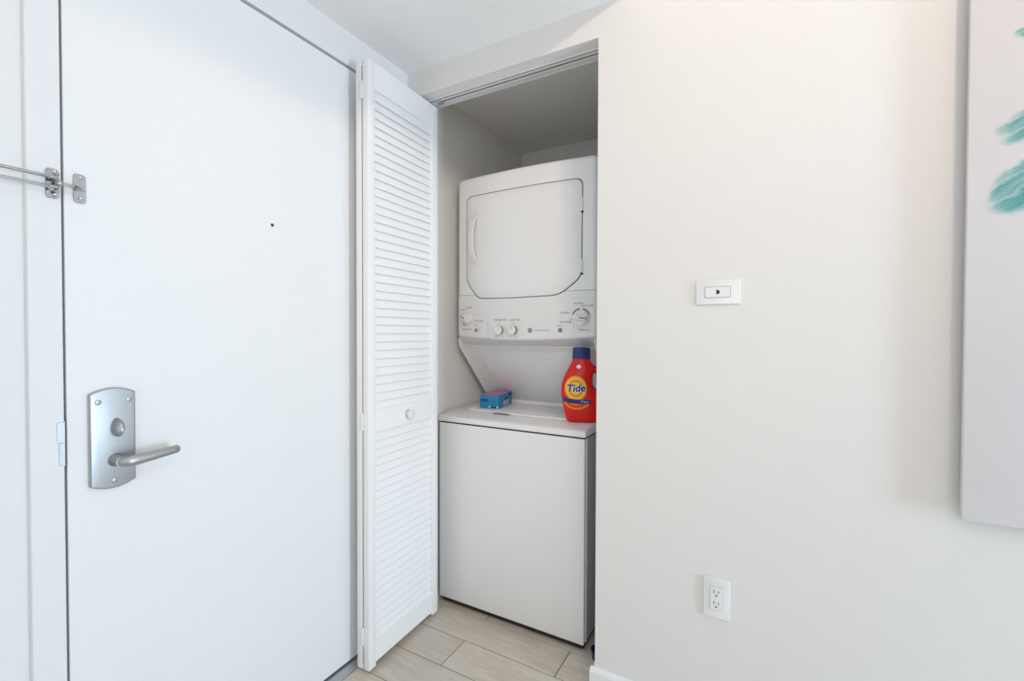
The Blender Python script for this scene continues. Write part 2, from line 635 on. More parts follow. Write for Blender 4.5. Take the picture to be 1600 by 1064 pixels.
# thumb turn: a teardrop wing on a round boss
tt = MB()
tt.lathe([(0.010, 0), (0.010, 0.0015), (0.008, 0.003)], 20, T(px + 0.0118, 0.462, 0.983) @ RY(PI / 2))
rings = []
for k in range(9):
    t = k / 8
    x = px + 0.013 + 0.026 * t
    a = 0.0088 * math.sqrt(max(0.02, 1 - max(0, (t - 0.45) / 0.56) ** 2))
    c = 0.0195 * math.sqrt(max(0.02, 1 - max(0, (t - 0.35) / 0.66) ** 2))
    ring = []
    for j in range(16):
        an = 2 * PI * j / 16
        u, w = a * math.cos(an), c * math.sin(an)
        w -= 0.006 * t
        u += 0.004 * t
        ca, sa = math.cos(math.radians(8)), math.sin(math.radians(8))
        ring.append((x, 0.462 + u * ca + w * sa, 0.983 - u * sa + w * ca))
    rings.append(ring)
tt.loft(rings)
tt.build('thumb_turn', M['nickel'], plate)
# lever
lv = MB()
lv.lathe([(0.0150, 0), (0.0150, 0.002), (0.0125, 0.006), (0.0115, 0.02), (0.0115, 0.034)], 24, T(px + 0.0115, 0.462, 0.907) @ RY(PI / 2))
xb = px + 0.052
pts, rad = [], []
for k in range(7):
    a = PI / 2 * k / 6
    pts.append((px + 0.040 + 0.014 * math.sin(a), 0.462 + 0.014 * (1 - math.cos(a)), 0.907))
    rad.append(0.0118 + 0.0014 * k / 6)
for k in range(1, 9):
    t = k / 8
    pts.append((px + 0.054 - 0.006 * t * t, 0.476 + 0.094 * t, 0.907 + 0.006 * t))
    rad.append(0.0132 - 0.0036 * t)
pts.append((px + 0.0478, 0.5735, 0.9132))
rad.append(0.0066)
lv.tube(pts, rad, 16, (0.82, 1.0))
lv.build('lever', M['nickel'], plate)

# peephole
ph = MB().lathe([(0.0075, 0), (0.0075, 0.0012), (0.0058, 0.0022), (0.0052, 0.0022), (0.0048, 0.0008)], 24, T(XL, 0.848, 1.519) @ RY(PI / 2)).build('peephole', M['door'], door)
MB().lathe([(0.0048, 0), (0.0040, 0.0012), (0.0018, 0.0018)], 20, T(XL + 0.0006, 0.848, 1.519) @ RY(PI / 2)).build('peephole_lens', M['black'], ph, label='black peephole lens')

# guard catch on the door: plate + arm with a ball end
gc = MB()
gc.prism(rrect(0.3975, 1.475, 0.4185, 1.537, 0.006, 4), XL + 0.0001, XL + 0.0030, 0, 0.0008, 1)
gcp = gc.build('catch_plate', M['chrome'], door)
for z in (1.484, 1.529):
    MB().lathe([(0.0042, 0), (0.0042, 0.0006), (0.003, 0.0012), (0.001, 0.0008)], 12, T(XL + 0.003, 0.408, z) @ RY(PI / 2)).build('screw', M['chrome'], gcp)
ar = MB()
ar.prism([(XL + 0.0028, 0.4175), (XL + 0.0028, 0.404), (XL + 0.014, 0.394), (XL + 0.0165, 0.384), (XL + 0.0165, 0.374), (XL + 0.0225, 0.374),
          (XL + 0.0225, 0.386), (XL + 0.020, 0.398), (XL + 0.010, 0.412)], 1.501, 1.5075, 2, 0.0012, 2)
ar.lathe([(0.001, -0.0062), (0.004, -0.005), (0.006, -0.002), (0.006, 0.002), (0.004, 0.005), (0.001, 0.0062)], 16, T(XL + 0.0195, 0.371, 1.504))
ar.build('catch_arm', M['chrome'], gcp)

# swing bar guard on the frame
FX = XL + 0.004
gd = thing('door_guard', (FX, 0.3635, 1.5045), 'chrome swing bar door guard on the white door frame at left', 'door guard')
g = MB()
g.prism(rrect(-0.0105, -0.031, 0.0105, 0.031, 0.007, 4), 0.0001, 0.003, 0, 0.0008, 1)
bp_ = g.build('base_plate', M['chrome'], gd)
for z in (-0.024, 0.024):
    MB().lathe([(0.0042, 0), (0.0042, 0.0006), (0.003, 0.0014), (0.001, 0.001)], 12, T(0.003, 0.002, z) @ RY(PI / 2)).build('screw', M['chrome'], bp_)
k_ = MB()
for z in (-0.0165, 0.0095):
    k_.box((0.0028, -0.006, z), (0.014, 0.006, z + 0.007), 0.0015, 2)
k_.lathe([(0.0030, -0.0185), (0.0030, 0.0185)], 12, T(0.0135, 0.004, 0))
k_.lathe([(0.0046, -0.0195), (0.0046, -0.0165)], 14, T(0.0135, 0.004, 0))
k_.lathe([(0.0046, 0.0165), (0.0046, 0.0195)], 14, T(0.0135, 0.004, 0))
k_.build('knuckle', M['chrome'], gd)
rd = MB()
for z in (-0.0100, 0.0100):
    rd.lathe([(0.0036, -0.010), (0.0052, -0.0085), (0.0056, 0.004), (0.0044, 0.0060)], 16, T(0.0140, 0.000, z) @ RX(-PI / 2))
zz = 0.0100
path = [(0.014, -0.006, zz), (0.0165, -0.014, zz)] + [(0.0165, -0.014 - 0.012 * k, zz) for k in range(1, 8)]
for k in range(1, 10):
    a = PI * k / 10
    path.append((0.0165, -0.098 - zz * math.sin(a), zz * math.cos(a)))
path += [(0.0165, -0.014 - 0.012 * k, -zz) for k in range(7, 0, -1)] + [(0.0165, -0.014, -zz), (0.014, -0.006, -zz)]
s_ = []
rings = []
P_ = [Vector(p) for p in path]
for i, p in enumerate(P_):
    d = (P_[min(i + 1, len(P_) - 1)] - P_[max(i - 1, 0)]).normalized()
    s = Vector((1, 0, 0))
    s = (s - d * s.dot(d)).normalized()
    w = s.cross(d)
    rings.append([p + s * 0.0032 * math.cos(2 * PI * j / 10) + w * 0.0032 * math.sin(2 * PI * j / 10) for j in range(10)])
rd.loft(rings)
rd.build('swing_bar', M['chrome'], gd)

# ------------------------------------------------------------------ bifold louvered door
LW, LT, LZ0, LZ1 = 0.398, 0.026, 0.011, 2.139
d2 = thing('door_2', (-1.2035, 1.1335, 0), 'white louvered bifold closet door folded open beside the washer', 'door', math.radians(2.1))
d2['kind'] = 'structure'
SL, SR = 0.034, 0.038     # stiles
slat_mesh = None


def leaf(name, x1):
    """leaf local frame: x1 is the front (room side) face, y 0..LW"""
    global slat_mesh
    x0 = x1 - LT
    f = MB()
    f.box((x0, 0, LZ0), (x1, SL, LZ1), 0.0015, 2)
    f.box((x0, LW - SR, LZ0), (x1, LW, LZ1), 0.0015, 2)
    for z0, z1 in ((0.025, 0.102), (0.845, 0.926), (2.047, LZ1)):
        f.box((x0 + 0.0006, SL - 0.003, z0), (x1 - 0.0006, LW - SR + 0.003, z1), 0.0008, 1)
    lf = f.build(name, M['louver'], d2)
    pitch = 0.0300
    for zb, zt in ((0.102, 0.845), (0.926, 2.047)):
        n = int(round((zt - zb) / pitch))
        for k in range(n):
            z = zb + (zt - zb) * (k + 0.5) / n
            if slat_mesh is None:
                s = MB()
                # cross-section: a thin board with rounded edges, tilted so its lower edge is at the front
                hl, ht = 0.0203, 0.0030
                sec = []
                for a in range(7):
                    an = -PI / 2 + PI * a / 6
                    sec.append((hl - ht + ht * math.cos(an), ht * math.sin(an)))
                for a in range(7):
                    an = PI / 2 + PI * a / 6
                    sec.append((-hl + ht + ht * math.cos(an), ht * math.sin(an)))
                th_ = math.radians(-74)
                sec = [(u * math.cos(th_) - v * math.sin(th_), u * math.sin(th_) + v * math.cos(th_)) for u, v in sec]
                s.prism(sec, SL - 0.002, LW - SR + 0.002, 1)
                o = s.build('slat', M['louver'], lf)
                slat_mesh = o.data
            else:
                o = bpy.data.objects.new('slat', slat_mesh)
                COL.objects.link(o)
                o.parent = lf
            o.location = (x0 + LT / 2 + 0.0004, 0, z)
    return lf


leafA = leaf('louver_panel', 0.0)
leafB = leaf('louver_panel', -0.0302)
MB().box((-0.0298, 0.0025, 0.03), (-0.0264, 0.030, 2.12)).build('gap_shade_strip', M['rubber'], d2, smooth=False, label='dark strip for the shade between the two leaves')  # black strip in the leaf gap, shade put into colour
kb = MB()
kb.lathe([(0.0075, 0), (0.0070, 0.006), (0.009, 0.010), (0.0165, 0.013), (0.0182, 0.018), (0.0172, 0.023), (0.012, 0.0262), (0.004, 0.0272)], 28,
         T(-0.0002, 0.204, 0.884) @ RY(PI / 2))
kb.build('knob', M['knob'], d2, label='round white knob')
for z in (2.035, 0.884, 0.128):
    h = MB()
    xm = -0.0281
    h.box((xm - 0.014, -0.0016, z - 0.030), (xm - 0.002, 0.0002, z + 0.030), 0.0004, 1)
    h.box((xm + 0.002, -0.0016, z - 0.030), (xm + 0.014, 0.0002, z + 0.030), 0.0004, 1)
    for j in range(3):
        h.lathe([(0.0030, -0.030 + j * 0.0203), (0.0030, -0.0110 + j * 0.0203)], 12, T(xm, -0.0026, z))
    h.lathe([(0.0035, 0.0315), (0.0035, 0.030)], 12, T(xm, -0.0026, z))
    hg = h.build('hinge', M['trim'], d2)
    for sx in (-0.008, 0.008):
        for sz in (-0.02, 0.02):
            MB().lathe([(0.0026, 0), (0.0022, 0.0006), (0.0008, 0.0003)], 10, T(xm + sx, -0.0016, z + sz) @ RX(PI / 2)).build('screw', M['trim'], hg)

# bifold track under the header
tr = thing('bifold_track', (XL, 1.504, 2.156), 'white metal bifold track under the closet header', 'track')
c_ = MB()
hw, hh = 0.020, 0.012
L_ = XJ - XL
c_.box((0, -hw, -0.0012), (L_, hw, -0.0001))
c_.box((0, -hw, -hh), (L_, -hw + 0.0013, -0.0008))
c_.box((0, hw - 0.0013, -hh), (L_, hw, -0.0008))
c_.box((0, -hw, -hh), (L_, -0.004, -hh + 0.0012))
c_.box((0, 0.004, -hh), (L_, hw, -hh + 0.0012))
c_.build('channel', M['track'], tr, smooth=False)
pv = MB()
pv.box((0.075, -0.015, -0.0162), (0.135, 0.012, -hh), 0.001, 1)
pv.lathe([(0.004, -0.017), (0.004, -0.006)], 12, T(0.105, 0, 0))
pv.build('pivot_bracket', M['steel'], tr, label='grey metal pivot bracket')

# ------------------------------------------------------------------ stacked washer and dryer
WX0, WX1 = -1.267, -0.587
wd = thing('stacked_washer_dryer', ((WX0 + WX1) / 2, 2.0, 0), 'white stacked washer and dryer standing in the closet', 'washer dryer')
WO = Matrix.Translation(-wd.location)      # everything below is written in world metres


def wbuild(mb, name, m, parent=None, **k):
    o = mb.build(name, m, parent or wd, **k)
    if parent is None or parent is wd:
        o.data.transform(WO)
    else:
        o.data.transform(WO)
    return o


YWF = 1.605
# washer body
b_ = MB()
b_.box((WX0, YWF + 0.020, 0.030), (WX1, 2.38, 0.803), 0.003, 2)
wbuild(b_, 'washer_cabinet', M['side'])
f_ = MB()
f_.box((WX0, YWF, 0.027), (WX1 - 0.002, YWF + 0.013, 0.8025), 0.0035, 3)
wbuild(f_, 'front_panel', M['enamel'])
c2 = MB()
c2.box((WX1 - 0.006, YWF + 0.0185, 0.03), (WX1 + 0.0006, YWF + 0.030, 0.802), 0.002, 2)
wbuild(c2, 'corner_post', M['enamel'])
wbuild(MB().box((WX0 + 0.012, YWF + 0.014, 0.006), (WX1 - 0.010, 2.36, 0.031)), 'under_washer_shade', M['rubber'], smooth=False)  # black block added under the washer to paint in the shade there
for (x, y) in ((WX0 + 0.06, YWF + 0.07), (WX1 - 0.06, YWF + 0.07), (WX0 + 0.06, 2.32), (WX1 - 0.06, 2.32)):
    wbuild(MB().lathe([(0.016, 0.0), (0.022, 0.002), (0.022, 0.012), (0.010, 0.014), (0.010, 0.032)], 16, T(x, y, 0)), 'foot', M['rubber'])
# washer top
dk = MB()
prof = [(YWF + 0.002, 0.8075), (YWF - 0.003, 0.810), (YWF - 0.004, 0.824), (YWF - 0.002, 0.830), (YWF + 0.004, 0.8335), (YWF + 0.012, 0.835),
        (1.700, 0.8448), (1.712, 0.845), (2.36, 0.845), (2.372, 0.841), (2.376, 0.8075)]
dk.prism(prof, WX0 - 0.002, WX1 + 0.002, 0, 0.0035, 2)
wbuild(dk, 'washer_top', M['enamel'], angle=25)
# dark seam between cabinet and top
wbuild(MB().box((WX0 + 0.004, YWF + 0.004, 0.8020), (WX1 - 0.003, 2.37, 0.8078)), 'seam', M['dark'], smooth=False)
# lid
ld = MB()
n = 28
lx0, lx1 = -1.195, -0.665
rows = []
for i in range(n + 1):
    t = i / n
    x = lx0 + (lx1 - lx0) * t
    c = math.exp(-((x - (-1.005)) / 0.055) ** 4)
    yf = 1.712 - 0.010 * math.sin(PI * t) ** 0.6 - 0.004 * c
    if t < 0.03 or t > 0.97:
        yf += 0.012
    zt = 0.8525
    zb = 0.8452 + 0.0030 * c
    rows.append([(x, yf + 0.003, zb), (x, yf, zb + 0.0015), (x, yf + 0.0015, zt - 0.001), (x, yf + 0.006, zt), (x, 1.975, zt), (x, 1.980, zt - 0.003), (x, 1.980, 0.8452)])
ld.loft(rows)
wbuild(ld, 'washer_lid', M['enamel'])
wbuild(MB().box((-1.045, 1.696, 0.8430), (-0.965, 1.730, 0.8456), 0.001, 1), 'notch_shade', M['seam'])  # dark patch under the lid lip, the recess shade as colour

# column behind the lid carrying the dryer: slanted back panel between two side cheeks
cl = MB()
cl.prism([(1.775, 1.137), (2.005, 0.862), (2.012, 0.857), (2.020, 0.845), (2.375, 0.845), (2.375, 1.19), (1.775, 1.19)], -1.2440, -0.594, 0)
wbuild(cl, 'back_panel', M['plastic'], smooth=False)
lg_ = MB()
lg_.prism([(1.984, 0.8450), (1.984, 0.8580), (1.988, 0.8640), (1.996, 0.8660), (2.03, 0.8660), (2.03, 0.8450)], -1.235, -0.603, 0)
wbuild(lg_, 'rear_ledge', M['enamel'])
em = MB()
# raised field pressed into the slanted panel
sl = (Vector((0, 2.005, 0.862)) - Vector((0, 1.775, 1.137)))
ln = sl.length
sl.normalize()
nn = Vector((0, sl.z, -sl.y)) * 1.0
if nn.y > 0:
    nn = -nn


def slant(u, x, d):
    p = Vector((0, 1.775, 1.137)) + sl * u + nn * d
    return (x, p.y, p.z)


out = rrect(-1.185, 0.030, -0.625, ln - 0.012, 0.018, 5)
inn = rrect(-1.178, 0.037, -0.632, ln - 0.019, 0.014, 5)
em.loft([[slant(u, x, -0.0005) for x, u in out], [slant(u, x, 0.0035) for x, u in inn]])
wbuild(em, 'raised_field', M['plastic'])
for x0, x1 in ((-1.2500, -1.2440), (-0.594, -0.588)):
    ch = MB()
    ch.prism([(1.722, 1.165), (1.728, 1.137), (1.985, 0.868), (2.000, 0.845), (2.376, 0.845), (2.376, 1.19), (1.74, 1.19)], x0, x1, 0, 0.0015, 1)
    wbuild(ch, 'side_cheek', M['plastic'])
wbuild(MB().lathe([(0.0035, 0), (0.0030, 0.0012), (0.001, 0.0016)], 12, T(-1.228, 1.776, 1.1335) @ RX(math.radians(50 + 90))), 'screw', M['steel'])

# dryer: lofted in x with a bowed front
DX0, DX1, DYF, BOW = -1.2495, -0.5815, 1.7150, 0.022
DXC, DHW = (DX0 + DX1) / 2, (DX1 - DX0) / 2


def bowy(x):
    t = (x - DXC) / DHW
    return DYF - BOW * (1 - t * t)


def stations(R, n=22):
    xs = []
    for k in range(7):
        a = PI / 2 * k / 6
        xs.append((DX0 + R * (1 - math.cos(a)), R * (1 - math.sin(a))))
    for k in range(1, n):
        xs.append((DX0 + R + (DX1 - DX0 - 2 * R) * k / n, 0))
    for k in range(7):
        a = PI / 2 * (1 - k / 6)
        xs.append((DX1 - R * (1 - math.cos(a)), R * (1 - math.sin(a))))
    return xs


def body(zb, zt, R, rtop, rbot, sag=0.0, yb=2.375, et=1.0, eb=1.0):
    rings = []
    for x, e in stations(R):
        t = (x - DXC) / DHW
        yf = bowy(x) + e * 0.75
        z0 = zb - sag * (1 - t * t) + e * eb
        z1 = zt - e * et
        ring = [(x, yb, z0)]
        m_ = 5
        for k in range(m_ + 1):
            a = PI / 2 * k / m_
            ring.append((x, yf + rbot * (1 - math.sin(a)), z0 + rbot * (1 - math.cos(a))))
        for k in range(m_ + 1):
            a = PI / 2 * k / m_
            ring.append((x, yf + rtop * (1 - math.cos(a)), z1 - rtop * (1 - math.sin(a))))
        ring.append((x, yb, z1))
        rings.append(ring)
    return rings


wbuild(MB().loft(body(1.3675, 1.896, 0.022, 0.020, 0.0006, eb=0.0)), 'dryer_cabinet', M['enamel'], angle=40)
wbuild(MB().loft(body(1.180, 1.3662, 0.018, 0.0006, 0.012, sag=0.015, et=0.0, eb=0.6)), 'control_panel', M['plastic'], angle=40)
cpanel = [c for c in wd.children if c.name.startswith('control_panel')][0]
# sloping underside of the control panel
us = MB()
rings = []
for k in range(23):
    x = DX0 + 0.006 + (DX1 - DX0 - 0.012) * k / 22
    t = (x - DXC) / DHW
    z0 = 1.180 - 0.015 * (1 - t * t)
    rings.append([(x, bowy(x) + 0.010, z0 + 0.004), (x, 1.779, 1.1385), (x, 1.79, 1.1385), (x, 1.79, 1.19), (x, bowy(x) + 0.010, 1.19)])
us.loft(rings)
wbuild(us, 'panel_underside', M['plastic'])


def bowed_plate(mb, outline, d0, d1, rim=0.002, nr=6, keep=0.0):
    """solid plate following the bowed front; outline in (x,z); d0/d1 = how far back/front faces stand proud"""
    cx = sum(p[0] for p in outline) / len(outline)
    cz = sum(p[1] for p in outline) / len(outline)
    rings = [[(x, bowy(x) - d0, z) for x, z in outline], [(x, bowy(x) - d1 + rim * 0.7, z) for x, z in outline]]
    sc0 = 1 - rim / max(0.02, (max(p[0] for p in outline) - min(p[0] for p in outline)) / 2)
    for k in range(nr):
        s = sc0 * (1 - k / nr) if k else sc0
        rings.append([(cx + (x - cx) * s, bowy(cx + (x - cx) * s) - d1, cz + (z - cz) * s) for x, z in outline])
    s = sc0 * 0.02
    rings.append([(cx + (x - cx) * s, bowy(cx) - d1, cz + (z - cz) * s) for x, z in outline])
    mb.loft(rings)
    return mb


def resample(poly, step=0.02):
    out = []
    n = len(poly)
    for i in range(n):
        a, b = Vector(poly[i]), Vector(poly[(i + 1) % n])
        m_ = max(1, int((b - a).length / step))
        for k in range(m_):
            out.append(tuple(a.lerp(b, k / m_)))
    return out


def rounded(poly, rads, n=5):
    out = []
    N = len(poly)
    for i in range(N):
        p, a, b = Vector(poly[i]), Vector(poly[i - 1]), Vector(poly[(i + 1) % N])
        r = rads[i]
        u, v = (a - p).normalized(), (b - p).normalized()
        s, e = p + u * r, p + v * r
        for k in range(n + 1):
            t = k / n
            out.append(tuple((1 - t) ** 2 * s + 2 * t * (1 - t) * p + t * t * e))
    return out


dpoly = [(-1.1905, 1.806), (-1.1895, 1.430), (-1.125, 1.352), (-0.96, 1.3475), (-0.735, 1.352), (-0.6445, 1.422), (-0.6415, 1.806)]
dr_out = resample(rounded(dpoly, [0.032, 0.03, 0.03, 0.06, 0.04, 0.03, 0.032]), 0.02)
cxx = sum(p[0] for p in dr_out) / len(dr_out)
czz = sum(p[1] for p in dr_out) / len(dr_out)
gap_ring = [(x + 0.0034 * (1 if x > cxx else -1) * min(1, abs(x - cxx) / 0.2), z + 0.0034 * (1 if z > czz else -1) * min(1, abs(z - czz) / 0.18)) for x, z in dr_out]
wbuild(bowed_plate(MB(), gap_ring, -0.004, 0.0006, 0.0008), 'door_gap_shade', M['seam'])  # grey ring in place of a groove, its shade put into the colour
ddoor = wbuild(bowed_plate(MB(), dr_out, -0.002, 0.0036, 0.003), 'dryer_door', M['enamel'], angle=50)
# pull handle of the dryer door: shallow plate plus an arched grip with a crescent edge
hp = MB()
bowed_plate(hp, rrect(-1.1695, 1.500, -1.1215, 1.727, 0.007, 4), 0.002, 0.0050, 0.001, 3)
wbuild(hp, 'pull_plate', M['plastic'], ddoor)
hg = MB()
rings = []
n = 16
for i in range(n + 1):
    t = i / n
    z = 1.5035 + (1.7235 - 1.5035) * t
    s = 1 - (2 * t - 1) ** 2
    xr = -1.1235 - 0.017 * s ** 0.8
    pr = 0.0055 + 0.020 * s ** 0.7
    y = bowy(-1.15)
    rings.append([(-1.1685, y - 0.003, z), (-1.1675, y - pr * 0.8, z), (-1.163, y - pr, z), (xr - 0.004, y - pr, z), (xr, y - pr + 0.003, z), (xr - 0.004, y - pr + 0.008 if s > 0.25 else y - 0.003, z), (-1.155, y - 0.003, z)])
hg.loft(rings)
wbuild(hg, 'pull_handle', M['plastic'], ddoor)
for z in (1.705, 1.462):
    h = MB()
    for j in range(4):
        h.lathe([(0.0036, z - 0.026 + j * 0.0135), (0.0036, z - 0.0145 + j * 0.0135)], 10, T(-0.6410, bowy(-0.641) - 0.002, 0))
    hh_ = wbuild(h, 'hinge', M['plastic'], ddoor)
    wbuild(MB().lathe([(0.0042, z - 0.034), (0.0042, z - 0.027)], 10, T(-0.6410, bowy(-0.641) - 0.002, 0)), 'hinge_pin', M['black'], hh_)


# dials
def dial(x, z, r, ang, m=M['knob'], big=True):
    y = bowy(x)
    B = T(x, y, z) @ RX(PI / 2)
    d = MB()
    if big:
        d.lathe([(r, 0), (r, 0.004), (r * 0.93, 0.008), (r * 0.80, 0.0105), (r * 0.3, 0.011)], 32, B)
    else:
        d.lathe([(r * 1.02, 0.0125), (r * 1.02, 0.0150), (r * 0.92, 0.0175), (r * 0.3, 0.0180)], 32, B)
    ob = wbuild(d, 'dial', m, cpanel)
    g_ = MB()
    if big:
        w_, l_ = r * 0.30, r * 0.90
        g_.box((-l_, -w_, 0.008), (l_, w_, 0.026), r * 0.14, 3, B @ RZ(ang))
        wbuild(g_, 'dial_grip', m, ob)
        p_ = MB()
        p_.box((l_ * 0.02, -0.0021, 0.0240), (l_ * 0.97, 0.0021, 0.0266), 0, 2, B @ RZ(ang))
        wbuild(p_, 'pointer', M['print'], ob)
    else:
        g_.lathe([(r * 0.96, 0), (r * 0.96, 0.0130)], 32, B)
        wbuild(g_, 'dial_skirt', M['print'], ob, label='dark grey dial skirt')
        p_ = MB()
        p_.box((r * 0.25, -0.0009, 0.0176), (r * 0.85, 0.0009, 0.0186), 0, 2, B @ RZ(ang))
        wbuild(p_, 'pointer', M['print_light'], ob)
    return ob


K1, K2, K3, K4 = (-1.189, 1.2600), (-1.0110, 1.2085), (-0.9430, 1.2100), (-0.6445, 1.2585)
dial(*K1, 0.0275, math.radians(142))
dial(*K2, 0.0195, math.radians(62), big=False)
dial(*K3, 0.0195, math.radians(80), big=False)
dial(*K4, 0.031, math.radians(-8))
# start buttons / lights
for x, z, r in ((-1.137, 1.2090, 0.0075), (-0.7300, 1.2090, 0.0085)):
    y = bowy(x)
    o = wbuild(MB().lathe([(r, 0), (r, 0.0025), (r * 0.8, 0.0035), (r * 0.3, 0.0037)], 20, T(x, y, z) @ RX(PI / 2)), 'indicator', M['print'], cpanel)
    wbuild(MB().lathe([(r * 0.55, 0), (r * 0.5, 0.001), (r * 0.2, 0.0012)], 16, T(x, y - 0.0036, z) @ RX(PI / 2)), 'indicator_lens', M['print_light'], o)


# printed lettering and scale marks, laid on the bowed panel
def put_text(mb, s, x, z, size, shear=0):
    t = text_bm(s, size, shear)
    for v in t.verts:
        X, Z = x + v.co.x, z + v.co.y
        v.co = Vector((X, bowy(X) - 0.0005, Z))
    mb.join(t)


def put_quad(mb, pts):
    t = bmesh.new()
    t.faces.new([t.verts.new((x, bowy(x) - 0.0005, z)) for x, z in pts])
    mb.join(t)


def put_arc(mb, cx, cz, r0, r1, a0, a1, n=12):
    t = bmesh.new()
    prev = None
    for k in range(n + 1):
        a = math.radians(a0 + (a1 - a0) * k / n)
        c, s = math.cos(a), math.sin(a)
        p = t.verts.new((cx + r0 * c, bowy(cx + r0 * c) - 0.0005, cz + r0 * s))
        q = t.verts.new((cx + r1 * c, bowy(cx + r1 * c) - 0.0005, cz + r1 * s))
        if prev:
            t.faces.new((prev[0], prev[1], q, p))
        prev = (p, q)
    mb.join(t)


pr = MB()
for s, x, z, sz in (('NORMAL', -1.178, 1.3105, 0.0095), ('TIMED', -1.2165, 1.3020, 0.0095), ('EASY CARE', -1.122, 1.2500, 0.0095), ('DRY CYCLE', -1.190, 1.2130, 0.0100),
                    ('START', -1.137, 1.2290, 0.0065), ('TEMPERATURE', -1.0070, 1.2530, 0.0100), ('LOAD SIZE', -0.9330, 1.2530, 0.0100),
                    ('WHITES', -0.6540, 1.3150, 0.0100), ('EASY CARE', -0.6190, 1.3050, 0.0100), ('COLORS', -0.7100, 1.2790, 0.0100), ('DELICATES', -0.7080, 1.2420, 0.0100),
                    ('START', -0.7330, 1.2270, 0.0070), ('PREWASH', -0.6290, 1.2100, 0.0100), ('SPACEMAKER LAUNDRY', -0.8080, 1.2085, 0.0065)):
    put_text(pr, s, x, z, sz)
# dark dial bands
put_arc(pr, *K1, 0.0295, 0.0330, 195, 240)
put_arc(pr, *K4, 0.0335, 0.0385, 20, 78)
put_arc(pr, *K4, 0.0335, 0.0385, 98, 158)
wbuild(pr, 'lettering', M['print'], cpanel, smooth=False, kind='stuff', label='small dark grey lettering')
pl_ = MB()
for i, s in enumerate(('MAX', 'MED', 'LIGHT', 'DAMP', 'LESS', 'OFF')):
    put_text(pl_, s, -1.0720, 1.2440 - 0.0135 * i, 0.0070)
for s, x, z in (('LOW', -1.0110, 1.2400), ('OFF', -0.9430, 1.2380), ('HOT', -1.0400, 1.2150), ('COLD', -0.9720, 1.2150), ('WARM', -0.9750, 1.2000), ('SMALL', -0.9630, 1.1810), ('LARGE', -0.9260, 1.1810),
                ('HIGH', -1.0260, 1.1810), ('MED', -0.9960, 1.1810), ('LOW', -1.2200, 1.2860), ('HI', -1.158, 1.2900), ('MORE', -1.135, 1.2780), ('LESS', -1.137, 1.2390),
                ('12', -0.6900, 1.2900), ('8', -0.6720, 1.2990), ('4', -0.6150, 1.2930), ('OFF', -0.6880, 1.2510), ('SPIN', -0.6900, 1.2380)):
    put_text(pl_, s, x, z, 0.0058)
for (k, r0, r1, a0, a1, st) in ((K1, 0.031, 0.035, -60, 240, 25), (K4, 0.036, 0.040, -75, 10, 14), (K4, 0.036, 0.040, 165, 285, 20), (K2, 0.0225, 0.0250, -60, 240, 60), (K3, 0.0225, 0.0250, -60, 240, 60)):
    a = a0
    while a <= a1:
        put_arc(pl_, k[0], k[1], r0, r1, a - 1.3, a + 1.3, 1)
        a += st
put_arc(pl_, *K4, 0.0445, 0.0458, 225, 275)
put_arc(pl_, -1.105, 1.2100, 0.0130, 0.0142, 110, 250)
wbuild(pl_, 'scale_marks', M['print_light'], cpanel, smooth=False, kind='stuff', label='small light grey scale marks')
# round maker's emblem
lg = MB()
t_ = bmesh.new()
x0, z0 = -0.8630, 1.2085
put_arc(lg, x0, z0, 0.0003, 0.0105, 0, 360, 28)
emb = wbuild(lg, 'emblem', M['print'], cpanel, smooth=False, label='round dark grey emblem')
lg2 = MB()
t = text_bm('GE', 0.0125, 0.25)
for v in t.verts:
    X, Z = x0 - 0.0005 + v.co.x, z0 + v.co.y
    v.co = Vector((X, bowy(X) - 0.0009, Z))
lg2.join(t)
t = bmesh.new()
prev = None
for k in range(29):
    a = 2 * PI * k / 28
    p = t.verts.new((x0 + 0.0088 * math.cos(a), bowy(x0) - 0.0010, z0 + 0.0088 * math.sin(a)))
    q = t.verts.new((x0 + 0.0095 * math.cos(a), bowy(x0) - 0.0010, z0 + 0.0095 * math.sin(a)))
    if prev:
        t.faces.new((prev[0], prev[1], q, p))
    prev = (p, q)
lg2.join(t)
wbuild(lg2, 'emblem_letters', M['white_print'], emb, smooth=False)

# ------------------------------------------------------------------ detergent bottle
BX, BY, BZ = -0.648, 1.724, 0.8462
bo = thing('detergent_bottle', (BX, BY, BZ), 'red detergent bottle with blue cap standing on the washer lid', 'bottle', math.atan2(0.352, 0.936))
# local frame: x to the right as seen, -y towards the room, z up. profile: z, left, right, half depth
PRB = [(0.000, 0.052, 0.070, 0.026), (0.004, 0.058, 0.076, 0.031), (0.015, 0.062, 0.080, 0.034), (0.050, 0.070, 0.084, 0.038), (0.085, 0.0765, 0.084, 0.040),
       (0.105, 0.0790, 0.078, 0.041), (0.120, 0.0795, 0.066, 0.041), (0.135, 0.0790, 0.052, 0.041), (0.150, 0.0770, 0.045, 0.040), (0.170, 0.0715, 0.044, 0.039), (0.190, 0.0630, 0.047, 0.038),
       (0.205, 0.0550, 0.054, 0.037), (0.218, 0.0475, 0.052, 0.036), (0.228, 0.0425, 0.045, 0.0355), (0.236, 0.0385, 0.039, 0.035), (0.244, 0.0355, 0.0355, 0.0345), (0.250, 0.034, 0.034, 0.034)]


def bprof(z):
    for i in range(len(PRB) - 1):
        a, b = PRB[i], PRB[i + 1]
        if a[0] <= z <= b[0]:
            t = (z - a[0]) / (b[0] - a[0])
            return [a[j] + (b[j] - a[j]) * t for j in (1, 2, 3)]
    return PRB[-1][1:]


def bsurf(u, z, off=0.0):
    l, r, d = bprof(z)
    c, w = (r - l) / 2, (r + l) / 2
    q = min(0.98, abs((u - c) / w))
    return (u, -d * (1 - q ** 2.5) ** (1 / 2.5) - off, z)


